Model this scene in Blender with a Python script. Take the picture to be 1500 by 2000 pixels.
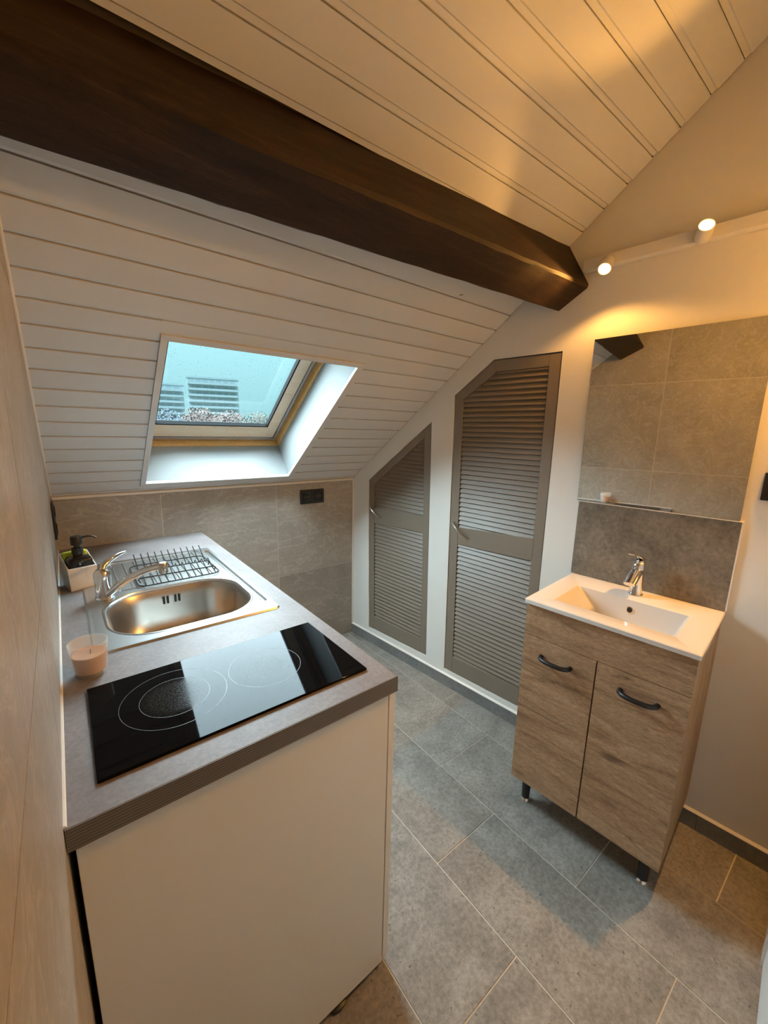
import bpy, bmesh, math, random
from mathutils import Vector, Matrix
random.seed(7)
scene = bpy.context.scene
COL = scene.collection
for o in list(bpy.data.objects): bpy.data.objects.remove(o)

# ------------------------------------------------------------------ camera
F_PX, YAW, PIT, ROL = 789.62, 0.675983, -0.196056, 0.0214558
CAM = Vector((.047, -2.247, 1.4249))
fw = Vector((math.sin(YAW)*math.cos(PIT), math.cos(YAW)*math.cos(PIT), math.sin(PIT)))
rt = Vector((math.cos(YAW), -math.sin(YAW), 0)); up = rt.cross(fw)
r2 = math.cos(ROL)*rt+math.sin(ROL)*up; u2 = -math.sin(ROL)*rt+math.cos(ROL)*up
cam_d = bpy.data.cameras.new('camera'); cam = bpy.data.objects.new('camera', cam_d); COL.objects.link(cam)
cam.matrix_world = Matrix(((r2.x, u2.x, -fw.x, CAM.x), (r2.y, u2.y, -fw.y, CAM.y), (r2.z, u2.z, -fw.z, CAM.z), (0, 0, 0, 1)))
cam_d.sensor_fit = 'HORIZONTAL'; cam_d.sensor_width = 36; cam_d.lens = F_PX/1500*36; cam_d.clip_start = .01; cam_d.clip_end = 2000
scene.camera = cam

# ------------------------------------------------------------------ world, daylight, exposure
world = bpy.data.worlds.new('overcast_sky'); scene.world = world; world.use_nodes = True
wt = world.node_tree; wt.nodes.clear()
SKY_COL = (.50, .92, 1.0, 1); SKY_STR = 2.5
wg = wt.nodes.new('ShaderNodeTexCoord'); wx = wt.nodes.new('ShaderNodeSeparateXYZ')
wm = wt.nodes.new('ShaderNodeMath'); wm.operation = 'MAXIMUM'; wm.inputs[1].default_value = 0
wa = wt.nodes.new('ShaderNodeMath'); wa.operation = 'MULTIPLY_ADD'; wa.inputs[1].default_value = .667*SKY_STR; wa.inputs[2].default_value = .333*SKY_STR
wb = wt.nodes.new('ShaderNodeBackground'); wo = wt.nodes.new('ShaderNodeOutputWorld')
wb.inputs[0].default_value = SKY_COL
wt.links.new(wg.outputs['Generated'], wx.inputs[0]); wt.links.new(wx.outputs[2], wm.inputs[0]); wt.links.new(wm.outputs[0], wa.inputs[0])
wt.links.new(wa.outputs[0], wb.inputs[1]); wt.links.new(wb.outputs[0], wo.inputs[0])
# bright overcast glow around the hidden sun, high above the roof slope
sun_d = bpy.data.lights.new('overcast_sun', 'SUN'); sun_d.energy = 74; sun_d.color = (.76, .91, 1.0); sun_d.angle = math.radians(104)
sun = bpy.data.objects.new('overcast_sun', sun_d); COL.objects.link(sun)
sd = Vector((-.19, .40, .90)).normalized()
sun.rotation_euler = sd.to_track_quat('Z', 'Y').to_euler(); sun.location = sd*20
scene.view_settings.view_transform = 'Standard'; scene.view_settings.look = 'None'
scene.view_settings.gamma = 1; scene.view_settings.use_curve_mapping = False
scene.view_settings.exposure = 0.0

# ------------------------------------------------------------------ room frames
W, PHI = 1.578, .0867388
cp, sp = math.cos(PHI), math.sin(PHI)
XL = -.003                                   # face of the left wall tiles
ZK, MS = 1.116, .758                         # knee wall height, roof slope
LS = math.hypot(1, MS)
def RW(n, s, z): return Vector((W-n*cp+s*sp, -s*cp-n*sp, z))          # right-wall frame: n out of the wall, s along it, z up
def SL(x, a, t): return Vector((x, -a/LS+t*MS/LS, ZK+a*MS/LS+t/LS))    # roof-slope frame: a up the slope, t outwards
PSI = -.0114088
def FL(u, v, z=0): return Vector((u*math.cos(PSI)-v*math.sin(PSI), u*math.sin(PSI)+v*math.cos(PSI), z))
def wall_x(y): return W+(-y)*sp/cp
S_NEAR = 2.24
ZC = .878                                    # worktop height

# ------------------------------------------------------------------ mesh helpers
ORG = {}
class MB:
    def __init__(s): s.v = []; s.f = []
    def add(s, vs, fs):
        b = len(s.v); s.v += [Vector(q) for q in vs]; s.f += [tuple(b+i for i in f) for f in fs]; return s
    def hexa(s, p):      # 8 points: bottom ring 0-3, top ring 4-7
        return s.add(p, [(3, 2, 1, 0), (4, 5, 6, 7), (0, 1, 5, 4), (1, 2, 6, 5), (2, 3, 7, 6), (3, 0, 4, 7)])
    def box(s, x0, x1, y0, y1, z0, z1, fn=None):
        p = [(x0, y0, z0), (x1, y0, z0), (x1, y1, z0), (x0, y1, z0), (x0, y0, z1), (x1, y0, z1), (x1, y1, z1), (x0, y1, z1)]
        return s.hexa([fn(*q) for q in p] if fn else p)
    def prism(s, poly, fn, h0, h1):   # poly of 2D points, fn(a,b,h)->3D
        n = len(poly)
        vs = [fn(a, b, h0) for a, b in poly]+[fn(a, b, h1) for a, b in poly]
        return s.add(vs, [tuple(range(n-1, -1, -1)), tuple(range(n, 2*n))]+[(i, (i+1) % n, n+(i+1) % n, n+i) for i in range(n)])
    def loft(s, rings, caps=True, closed=True):
        n = len(rings[0]); vs = [q for r in rings for q in r]; fs = []
        for k in range(len(rings)-1):
            for i in range(n if closed else n-1):
                j = (i+1) % n; fs.append((k*n+i, k*n+j, (k+1)*n+j, (k+1)*n+i))
        if caps:
            fs.append(tuple(range(n-1, -1, -1))); fs.append(tuple((len(rings)-1)*n+i for i in range(n)))
        return s.add(vs, fs)
    def tube(s, pts, r, seg=8, caps=True, closed=False):
        pts = [Vector(q) for q in pts]; m = len(pts); rings = []; prev = None
        for i, q in enumerate(pts):
            if closed: t = pts[(i+1) % m]-pts[i-1]
            else: t = pts[min(i+1, m-1)]-pts[max(i-1, 0)]
            t.normalize()
            if prev is None:
                a = Vector((0, 0, 1)) if abs(t.z) < .9 else Vector((1, 0, 0))
                nx = t.cross(a).normalized()
            else: nx = (prev-t*prev.dot(t)).normalized()
            prev = nx; ny = t.cross(nx); rr = r[i] if isinstance(r, (list, tuple)) else r
            rings.append([q+nx*rr*math.cos(2*math.pi*k/seg)+ny*rr*math.sin(2*math.pi*k/seg) for k in range(seg)])
        if closed: rings.append(rings[0]); return s.loft(rings, False)
        return s.loft(rings, caps)
    def lathe(s, prof, c, axis=(0, 0, 1), seg=24):   # prof [(r,h)...]
        ax = Vector(axis).normalized(); a = Vector((0, 0, 1)) if abs(ax.z) < .9 else Vector((1, 0, 0))
        nx = ax.cross(a).normalized(); ny = ax.cross(nx); c = Vector(c)
        rings = [[c+ax*h+(nx*math.cos(2*math.pi*k/seg)+ny*math.sin(2*math.pi*k/seg))*max(r, 1e-5) for k in range(seg)] for r, h in prof]
        return s.loft(rings, True)
    def build(s, name, mat, parent=None, smooth=False, bevel=0, bseg=2, origin=None, fixn=True):
        org = ORG.get(parent, Vector()) if parent else (Vector(origin) if origin else Vector())
        me = bpy.data.meshes.new(name)
        me.from_pydata([tuple(q-org) for q in s.v], [], s.f)
        if fixn:
            bm = bmesh.new(); bm.from_mesh(me); bmesh.ops.recalc_face_normals(bm, faces=bm.faces); bm.to_mesh(me); bm.free()
        if mat: me.materials.append(mat)
        o = bpy.data.objects.new(name, me); COL.objects.link(o)
        if parent: o.parent = parent
        else: o.location = org
        ORG[o] = org
        if smooth:
            for p in me.polygons: p.use_smooth = True
            try: me.set_sharp_from_angle(angle=math.radians(40))
            except Exception: pass
        if bevel:
            m = o.modifiers.new('bevel', 'BEVEL'); m.width = bevel; m.segments = bseg; m.limit_method = 'ANGLE'; m.angle_limit = math.radians(35)
            if smooth is False:
                for p in me.polygons: p.use_smooth = True
                try: me.set_sharp_from_angle(angle=math.radians(35))
                except Exception: pass
        return o
def thing(name, loc, label, cat, group=None, kind=None):
    o = bpy.data.objects.new(name, None); COL.objects.link(o); o.location = loc; o.empty_display_size = .05
    ORG[o] = Vector(loc); o['label'] = label
    if cat: o['category'] = cat
    if group: o['group'] = group
    if kind: o['kind'] = kind
    return o
def tag(o, label, cat=None, group=None, kind=None):
    o['label'] = label
    if cat: o['category'] = cat
    if group: o['group'] = group
    if kind: o['kind'] = kind
    return o
def clip(poly, a, b, c):   # keep a*x+b*y<=c
    out = []
    for i in range(len(poly)):
        p, q = poly[i], poly[(i+1) % len(poly)]
        dp, dq = a*p[0]+b*p[1]-c, a*q[0]+b*q[1]-c
        if dp <= 0: out.append(p)
        if dp*dq < 0:
            t = dp/(dp-dq); out.append((p[0]+(q[0]-p[0])*t, p[1]+(q[1]-p[1])*t))
    return out
def area(p): return abs(sum(p[i][0]*p[(i+1) % len(p)][1]-p[(i+1) % len(p)][0]*p[i][1] for i in range(len(p))))/2
def flat_with_holes(outer, holes, fn, h0, h1):
    """2-D outline with holes, filled and given thickness; returns an MB in the frame fn(a,b,h)"""
    bm = bmesh.new(); edges = []
    for loop in [outer]+holes:
        vs = [bm.verts.new((a, b, 0)) for a, b in loop]
        edges += [bm.edges.new((vs[i], vs[(i+1) % len(vs)])) for i in range(len(vs))]
    bmesh.ops.triangle_fill(bm, use_beauty=True, use_dissolve=False, edges=edges)
    bm.verts.index_update(); mb = MB(); n = len(bm.verts)
    P = [(v.co.x, v.co.y) for v in bm.verts]; tri = [tuple(v.index for v in f.verts) for f in bm.faces]
    bd = [(e.verts[0].index, e.verts[1].index) for e in bm.edges if len(e.link_faces) == 1]
    mb.add([fn(a, b, h0) for a, b in P]+[fn(a, b, h1) for a, b in P],
           [t[::-1] for t in tri]+[tuple(n+i for i in t) for t in tri]+[(i, j, n+j, n+i) for i, j in bd])
    bm.free(); return mb

# ------------------------------------------------------------------ materials
def newmat(name):
    m = bpy.data.materials.new(name); m.use_nodes = True; nt = m.node_tree; nt.nodes.clear()
    out = nt.nodes.new('ShaderNodeOutputMaterial'); b = nt.nodes.new('ShaderNodeBsdfPrincipled'); nt.links.new(b.outputs[0], out.inputs[0])
    return m, nt, b
def coords(nt, scale=(1, 1, 1), rot=(0, 0, 0), rand=True):
    tc = nt.nodes.new('ShaderNodeTexCoord'); mp = nt.nodes.new('ShaderNodeMapping'); mp.inputs['Scale'].default_value = scale; mp.inputs['Rotation'].default_value = rot
    if rand:
        oi = nt.nodes.new('ShaderNodeObjectInfo'); ad = nt.nodes.new('ShaderNodeVectorMath'); ad.operation = 'MULTIPLY_ADD'
        cb = nt.nodes.new('ShaderNodeCombineXYZ')
        for i in range(3): nt.links.new(oi.outputs['Random'], cb.inputs[i])
        nt.links.new(cb.outputs[0], ad.inputs[0]); ad.inputs[1].default_value = (13, 29, 17); nt.links.new(tc.outputs['Object'], ad.inputs[2])
        nt.links.new(ad.outputs[0], mp.inputs[0])
    else: nt.links.new(tc.outputs['Object'], mp.inputs[0])
    return mp.outputs[0]
def noise(nt, vec, scale, detail=4, rough=.55, dist=0):
    n = nt.nodes.new('ShaderNodeTexNoise'); n.inputs['Scale'].default_value = scale; n.inputs['Detail'].default_value = detail
    n.inputs['Roughness'].default_value = rough; n.inputs['Distortion'].default_value = dist; nt.links.new(vec, n.inputs['Vector']); return n.outputs['Fac']
def ramp(nt, fac, stops):
    r = nt.nodes.new('ShaderNodeValToRGB'); e = r.color_ramp.elements
    while len(e) < len(stops): e.new(.5)
    for el, (p, c) in zip(e, stops): el.position = p; el.color = (*c, 1)
    nt.links.new(fac, r.inputs[0]); return r.outputs[0]
def mixc(nt, fac, a, b, mode='MIX'):
    m = nt.nodes.new('ShaderNodeMix'); m.data_type = 'RGBA'; m.blend_type = mode
    for sock, val in ((m.inputs[0], fac), (m.inputs[6], a), (m.inputs[7], b)):
        if hasattr(val, 'is_linked'): nt.links.new(val, sock)
        else: sock.default_value = val if not isinstance(val, tuple) else (*val[:3], 1)
    return m.outputs[2]
def bump(nt, b, h, strength=.2, dist=.002):
    n = nt.nodes.new('ShaderNodeBump'); n.inputs['Strength'].default_value = strength; n.inputs['Distance'].default_value = dist
    nt.links.new(h, n.inputs['Height']); nt.links.new(n.outputs[0], b.inputs['Normal'])
def objvar(nt, col, amt):     # small brightness change from piece to piece
    oi = nt.nodes.new('ShaderNodeObjectInfo'); mr = nt.nodes.new('ShaderNodeMapRange')
    mr.inputs[3].default_value = 1-amt; mr.inputs[4].default_value = 1+amt; nt.links.new(oi.outputs['Random'], mr.inputs[0])
    hs = nt.nodes.new('ShaderNodeHueSaturation'); nt.links.new(mr.outputs[0], hs.inputs['Value']); nt.links.new(col, hs.inputs['Color']); return hs.outputs[0]
def plain(name, c, rough=.5, metal=0, spec=None, aniso=0, bumpscale=None, bstr=.1):
    m, nt, b = newmat(name); b.inputs['Base Color'].default_value = (*c, 1); b.inputs['Roughness'].default_value = rough; b.inputs['Metallic'].default_value = metal
    if spec is not None: b.inputs['Specular IOR Level'].default_value = spec
    if bumpscale: v = coords(nt, rand=False); bump(nt, b, noise(nt, v, bumpscale, 3), bstr, .001)
    return m
def mottled(name, stops, scale, rough=.5, fine=None, var=0, bstr=.1, spec=None, stretch=(1, 1, 1), rot=(0, 0, 0), rand=True, speck=None, orange=None, finew=.35):
    m, nt, b = newmat(name); v = coords(nt, stretch, rot, rand)
    if orange: bump(nt, b, noise(nt, coords(nt, (1, 1, 1), rot, rand), orange, 2), .12, .0012)
    c = ramp(nt, noise(nt, v, scale, 6, .6, .4), stops)
    if fine:
        f = noise(nt, v, fine, 5, .7); c = mixc(nt, finew, c, ramp(nt, f, [(.3, (.25, .25, .25)), (.7, (.8, .8, .8))]), 'OVERLAY'); bump(nt, b, f, bstr, .001)
    if speck:
        s = noise(nt, v, speck[0], 2, .5); c = mixc(nt, ramp(nt, s, [(speck[1], (0, 0, 0)), (speck[1]+.02, (1, 1, 1))]), c, speck[2])
    if var: c = objvar(nt, c, var)
    nt.links.new(c, b.inputs['Base Color']); b.inputs['Roughness'].default_value = rough
    if spec is not None: b.inputs['Specular IOR Level'].default_value = spec
    return m
def veined(name, stops, vein, rough=.45, var=.05):
    m, nt, b = newmat(name); v = coords(nt, (1, 1, 1), (.5, .6, .4))
    c = ramp(nt, noise(nt, v, 2.6, 7, .6, .6), stops)
    v2 = coords(nt, (1, 3.2, 3.2), (.9, .7, .5)); k = noise(nt, v2, 2.2, 5, .6, 1.6)
    c = mixc(nt, ramp(nt, k, [(.47, (0, 0, 0)), (.5, (.4, .4, .4)), (.53, (0, 0, 0))]), c, vein)
    c = mixc(nt, .25, c, ramp(nt, noise(nt, v, 60, 4, .7), [(.3, (.3, .3, .3)), (.7, (.75, .75, .75))]), 'OVERLAY')
    c = objvar(nt, c, var); nt.links.new(c, b.inputs['Base Color']); b.inputs['Roughness'].default_value = rough
    return m
def wood(name, stops, stretch, scale=3, rough=.5, knots=None, var=0, spec=None):
    m, nt, b = newmat(name); v = coords(nt, stretch)
    g = noise(nt, v, scale, 8, .62, 1.4); c = ramp(nt, g, stops)
    f = noise(nt, coords(nt, tuple(5*q for q in stretch)), scale*4, 4, .7); c = mixc(nt, .55, c, ramp(nt, f, [(.35, (.22, .22, .22)), (.65, (.78, .78, .78))]), 'OVERLAY')
    if knots: c = mixc(nt, ramp(nt, noise(nt, coords(nt, tuple(.35*q for q in stretch)), scale*1.3, 5, .6, 2.5), [(.58, (0, 0, 0)), (.70, (.85, .85, .85))]), c, knots)
    if var: c = objvar(nt, c, var)
    nt.links.new(c, b.inputs['Base Color']); b.inputs['Roughness'].default_value = rough; bump(nt, b, f, .12, .0006)
    if spec is not None: b.inputs['Specular IOR Level'].default_value = spec
    return m
M = {}
M['floor_tile'] = mottled('floor_tile', [(.28, (.165, .152, .135)), (.52, (.235, .218, .196)), (.78, (.325, .305, .278))], 7, .5, 85, .05, .25, speck=(75, .70, (.12, .11, .098)), finew=.6)
M['grout_light'] = plain('grout_light', (.62, .57, .50), .9)
M['grout_wall'] = plain('grout_wall', (.56, .52, .46), .9)
M['wall_tile'] = veined('wall_tile', [(.25, (.225, .206, .178)), (.5, (.295, .272, .238)), (.8, (.37, .342, .305))], (.47, .44, .40))
M['plaster'] = mottled('plaster', [(.3, (.705, .685, .645)), (.7, (.73, .71, .67))], 3, .85, None, 0, .25, rand=False, orange=160)
M['base_tile'] = mottled('base_tile', [(.3, (.15, .152, .15)), (.7, (.215, .215, .21))], 8, .45, 60)
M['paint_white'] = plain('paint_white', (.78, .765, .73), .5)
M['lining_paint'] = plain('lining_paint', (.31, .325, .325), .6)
M['caulk'] = plain('caulk', (.72, .68, .62), .5)
M['plank'] = mottled('plank', [(.3, (.61, .615, .615)), (.7, (.65, .655, .655))], 5, .5, None, .025, .2, stretch=(.4, 1, 1), speck=(26, .80, (.30, .27, .24)), orange=220)
M['sheathing'] = plain('sheathing', (.05, .035, .025), .9)
M['beam'] = wood('beam', [(.25, (.012, .0058, .0030)), (.55, (.030, .0145, .007)), (.8, (.068, .033, .014))], (1.2, 9, 9), 2.2, .62, knots=(.008, .004, .002), spec=.28)
M['splinter'] = plain('splinter', (.36, .19, .08), .7)
M['louvre'] = mottled('louvre', [(.3, (.198, .160, .122)), (.7, (.212, .172, .132))], 6, .42, None, .015)
M['dark_void'] = plain('dark_void', (.03, .025, .02), .9)  # closet darkness given as a colour; also the mirror's dark backing
M['worktop'] = mottled('worktop', [(.25, (.145, .122, .118)), (.5, (.188, .162, .158)), (.8, (.232, .205, .205))], 7, .52, 110, 0, .06, rand=False)
M['cabinet'] = plain('cabinet', (.70, .675, .615), .45)
M['cabinet_door'] = plain('cabinet_door', (.72, .70, .65), .4)
M['steel'] = plain('steel', (.50, .50, .49), .33, 1)
M['steel_bowl'] = plain('steel_bowl', (.46, .44, .41), .34, 1)
M['chrome'] = plain('chrome', (.78, .78, .79), .06, 1)
M['satin'] = plain('satin', (.55, .52, .47), .3, 1)
M['black_plastic'] = plain('black_plastic', (.010, .010, .011), .42)
M['black_gloss'] = plain('black_gloss', (.006, .006, .007), .12)
M['black_matt'] = plain('black_matt', (.012, .012, .013), .55)
M['wire'] = plain('wire', (.010, .010, .011), .6, spec=.2)
M['ceramic'] = plain('ceramic', (.66, .64, .61), .12)
M['holder'] = plain('holder', (.66, .62, .56), .35)
M['sponge'] = plain('sponge', (.55, .60, .05), .95, bumpscale=200, bstr=.6)
M['wax'] = plain('wax', (.60, .30, .17), .5)
M['wick'] = plain('wick', (.10, .06, .03), .9)
M['oak'] = wood('oak', [(.26, (.15, .080, .042)), (.42, (.33, .195, .108)), (.62, (.43, .27, .158)), (.85, (.54, .36, .225))], (9, 1.1, 9), 2.4, .5, knots=(.12, .068, .035))
M['oak_side'] = wood('oak_side', [(.22, (.24, .15, .08)), (.5, (.36, .24, .135)), (.8, (.46, .33, .20))], (9, 9, 1.0), 2.2, .5)
M['splash'] = mottled('splash', [(.2, (.08, .070, .057)), (.5, (.155, .136, .110)), (.8, (.23, .203, .166))], 8, .35, 70, 0, .1, rand=False, finew=.6)
M['pine'] = wood('pine', [(.3, (.66, .38, .12)), (.6, (.80, .50, .19)), (.85, (.86, .58, .26))], (1.2, 9, 9), 3, .38)
M['pine_pale'] = wood('pine_pale', [(.3, (.78, .60, .42)), (.6, (.86, .70, .52)), (.85, (.90, .77, .60))], (1.0, 8, 8), 2.5, .4)
M['alu'] = plain('alu', (.42, .43, .46), .4, .7)
M['cladding'] = plain('cladding', (.008, .009, .010), .7, spec=.1)
M['gasket'] = plain('gasket', (.006, .0065, .007), .7, spec=.1)
m, nt, b = newmat('mirror_silver'); b.inputs['Base Color'].default_value = (.83, .84, .82, 1); b.inputs['Metallic'].default_value = 1; b.inputs['Roughness'].default_value = .015; M['mirror'] = m
# striped worktop edge
m, nt, b = newmat('worktop_edge'); v = coords(nt, rand=False); wv = nt.nodes.new('ShaderNodeTexWave'); wv.bands_direction = 'Z'; wv.inputs['Scale'].default_value = 62
wv.inputs['Distortion'].default_value = .3; nt.links.new(v, wv.inputs[0])
c = ramp(nt, wv.outputs['Fac'], [(.2, (.085, .070, .055)), (.8, (.15, .128, .105))]); nt.links.new(c, b.inputs['Base Color']); b.inputs['Roughness'].default_value = .5; bump(nt, b, wv.outputs['Fac'], .25, .001); M['worktop_edge'] = m
# black hob glass with burnt-on haze (wear that belongs to the glass)
HOB_RINGS = [((.182, -1.408), .098), ((.371, -1.413), .080)]
def hob_material():
    m, nt, b = newmat('hob_glass'); tc = nt.nodes.new('ShaderNodeTexCoord'); col = None
    b.inputs['Roughness'].default_value = .03; b.inputs['Specular IOR Level'].default_value = .055
    nz = noise(nt, tc.outputs['Object'], 320, 4, .8); nzb = noise(nt, tc.outputs['Object'], 18, 4, .6)
    masks = []
    for (cx, cy), r in HOB_RINGS:
        d = nt.nodes.new('ShaderNodeVectorMath'); d.operation = 'DISTANCE'; nt.links.new(tc.outputs['Object'], d.inputs[0]); d.inputs[1].default_value = (cx-.298, cy+1.4175, .006)
        mr = nt.nodes.new('ShaderNodeMapRange'); mr.inputs[1].default_value = r*.70; mr.inputs[2].default_value = r*.45; nt.links.new(d.outputs['Value'], mr.inputs[0]); masks.append(mr.outputs[0])
    mx = nt.nodes.new('ShaderNodeMath'); mx.operation = 'MAXIMUM'; nt.links.new(masks[0], mx.inputs[0]); nt.links.new(masks[1], mx.inputs[1])
    mu = nt.nodes.new('ShaderNodeMath'); mu.operation = 'MULTIPLY'; nt.links.new(mx.outputs[0], mu.inputs[0]); nt.links.new(ramp(nt, nz, [(.40, (0, 0, 0)), (.75, (1, 1, 1))]), mu.inputs[1])
    c = mixc(nt, mu.outputs[0], (.0035, .0035, .004), (.04, .037, .032)); nt.links.new(c, b.inputs['Base Color'])
    rr = nt.nodes.new('ShaderNodeMapRange'); rr.inputs[3].default_value = .03; rr.inputs[4].default_value = .35; nt.links.new(mu.outputs[0], rr.inputs[0]); nt.links.new(rr.outputs[0], b.inputs['Roughness'])
    return m
M['hob'] = hob_material()
M['print_grey'] = plain('print_grey', (.055, .055, .055), .4)
# thin window pane: lets daylight straight through, mirrors at grazing angles
m = bpy.data.materials.new('pane_glass'); m.use_nodes = True; nt = m.node_tree; nt.nodes.clear()
o_ = nt.nodes.new('ShaderNodeOutputMaterial'); tr = nt.nodes.new('ShaderNodeBsdfTransparent'); gl = nt.nodes.new('ShaderNodeBsdfGlossy'); lw = nt.nodes.new('ShaderNodeLayerWeight'); pw = nt.nodes.new('ShaderNodeMath'); fr = nt.nodes.new('ShaderNodeMath'); mx = nt.nodes.new('ShaderNodeMixShader')
tr.inputs[0].default_value = (.93, .97, .97, 1); gl.inputs['Roughness'].default_value = .01; pw.operation = 'POWER'; pw.inputs[1].default_value = 5; fr.operation = 'MULTIPLY_ADD'; fr.inputs[1].default_value = .96; fr.inputs[2].default_value = .03; nt.links.new(lw.outputs['Facing'], pw.inputs[0]); nt.links.new(pw.outputs[0], fr.inputs[0])
nt.links.new(fr.outputs[0], mx.inputs[0]); nt.links.new(tr.outputs[0], mx.inputs[1]); nt.links.new(gl.outputs[0], mx.inputs[2]); nt.links.new(mx.outputs[0], o_.inputs[0]); M['pane'] = m
m = bpy.data.materials.new('water'); m.use_nodes = True; nt = m.node_tree; nt.nodes.clear()
o_ = nt.nodes.new('ShaderNodeOutputMaterial'); tr = nt.nodes.new('ShaderNodeBsdfTransparent'); tr.inputs[0].default_value = (.80, .84, .85, 1); rf = nt.nodes.new('ShaderNodeBsdfRefraction'); rf.inputs['IOR'].default_value = 1.33; mx = nt.nodes.new('ShaderNodeMixShader'); mx.inputs[0].default_value = .0
nt.links.new(tr.outputs[0], mx.inputs[1]); nt.links.new(rf.outputs[0], mx.inputs[2]); nt.links.new(mx.outputs[0], o_.inputs[0]); M['water'] = m
# frosted candle glass
m = bpy.data.materials.new('candle_glass'); m.use_nodes = True; nt = m.node_tree; nt.nodes.clear()
o_ = nt.nodes.new('ShaderNodeOutputMaterial'); tr = nt.nodes.new('ShaderNodeBsdfTransparent'); pb = nt.nodes.new('ShaderNodeBsdfPrincipled'); mx = nt.nodes.new('ShaderNodeMixShader'); mx.inputs[0].default_value = .26
pb.inputs['Base Color'].default_value = (.86, .86, .82, 1); pb.inputs['Roughness'].default_value = .15
nt.links.new(tr.outputs[0], mx.inputs[1]); nt.links.new(pb.outputs[0], mx.inputs[2]); nt.links.new(mx.outputs[0], o_.inputs[0]); M['candle_glass'] = m
LAMP_COL = (1.0, .47, .10)
m = bpy.data.materials.new('lamp_glow'); m.use_nodes = True; nt = m.node_tree; nt.nodes.clear()
o_ = nt.nodes.new('ShaderNodeOutputMaterial'); em = nt.nodes.new('ShaderNodeEmission'); em.inputs[0].default_value = (1, .66, .24, 1); em.inputs[1].default_value = 4.5; nt.links.new(em.outputs[0], o_.inputs[0]); M['lamp_glow'] = m
M['lamp_white'] = plain('lamp_white', (.72, .69, .63), .4)

# ================================================================== THE SETTING
room = [(XL-.02, .02), (wall_x(.02)+.0, .02)]
near = lambda n: RW(n, S_NEAR, 0)
# ---- floor bed and tiles
mb = MB(); mb.prism([(XL-.03, .03), (wall_x(.03)+.03, .03), (wall_x(-2.5)+.03, -2.5), (XL-.03, -2.5)], lambda a, b_, h: (a, b_, h), -.03, -.002)
floor = tag(mb.build('floor', M['grout_light']), 'grey stone-look floor tiles laid in half bond', kind='structure')
nn, ns = RW(0, S_NEAR, 0), RW(1, S_NEAR, 0)
ROWS = [1.538+.307, 1.538, 1.223, .918, .617, .310, .003, -.304]
OFFS = [-.915, -1.222, -1.50, -1.809, -2.10, -2.41, -2.72]
g = .0019
for k in range(len(ROWS)-1):
    u1, u0 = ROWS[k], ROWS[k+1]
    for j in range(-3, 6):
        v1 = OFFS[k]+.5975*j; v0 = v1-.5975
        quad = [(u0+g, v0+g), (u1-g, v0+g), (u1-g, v1-g), (u0+g, v1-g)]
        p = [tuple(FL(*q).xy) for q in quad]
        p = clip(p, -1, 0, -XL); p = clip(p, 0, 1, 0) if p else p
        if p: p = clip(p, cp, sp, cp*W)                       # right wall
        if p: p = clip(p, sp, -cp, sp*nn.x-cp*nn.y)           # near wall
        if not p or area(p) < .0006: continue
        c = (sum(q[0] for q in p)/len(p), sum(q[1] for q in p)/len(p))
        mbt = MB(); mbt.prism(p, lambda a, b_, h: (a, b_, h), -.012, 0)
        t = mbt.build('tile', M['floor_tile'], floor)
# ---- left wall
ceil_l = lambda y: ZK+MS*(-y)
mb = MB(); mb.prism([(.03, -.03), (.03, ceil_l(.03)+.05), (-2.62, ceil_l(-2.62)+.12), (-2.62, -.03)], lambda a, b_, h: (h, a, b_), XL-.10, XL-.0006)
wall_left = tag(mb.build('wall_left', M['grout_wall']), 'left wall covered in large beige stone tiles', kind='structure')
for yj in [-.25+.61*k for k in range(1, -5, -1)]:
    for zj in (-.078, .532, 1.134, 1.744, 2.354, 2.964):
        p = [(yj-.61+.0013, zj+.0013), (yj-.0013, zj+.0013), (yj-.0013, zj+.61-.0013 if zj > 1 or zj < .5 else zj+.602-.0013), (yj-.61+.0013, zj+.61-.0013 if zj > 1 or zj < .5 else zj+.602-.0013)]
        p = clip(p, 1, 0, 0); p = clip(p, 0, -1, 0) if p else p; p = clip(p, MS, 1, ZK) if p else p; p = clip(p, -1, 0, 2.6) if p else p
        if p and area(p) > .001: MB().prism(p, lambda a, b_, h: (h, a, b_), XL-.009, XL).build('tile', M['wall_tile'], wall_left)
# ---- far (knee) wall
mb = MB(); mb.prism([(XL-.1, -.03), (wall_x(0)+.12, -.03), (wall_x(0)+.12, ZK+.06), (XL-.1, ZK+.06)], lambda a, b_, h: (a, h, b_), .0008, .12)
wall_far = tag(mb.build('wall_far', M['grout_wall']), 'low knee wall under the roof slope with beige stone tiles', kind='structure')
for xj in (-.19, .42, 1.03):
    for z0, z1 in ((0, .5307), (.5333, ZK-.012)):
        p = [(xj+.0013, z0), (xj+.6087, z0), (xj+.6087, z1), (xj+.0013, z1)]
        p = clip(p, -1, 0, -XL); p = clip(p, 1, 0, W-.001)
        MB().prism(p, lambda a, b_, h: (a, h, b_), 0, .009).build('tile', M['wall_tile'], wall_far)
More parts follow.
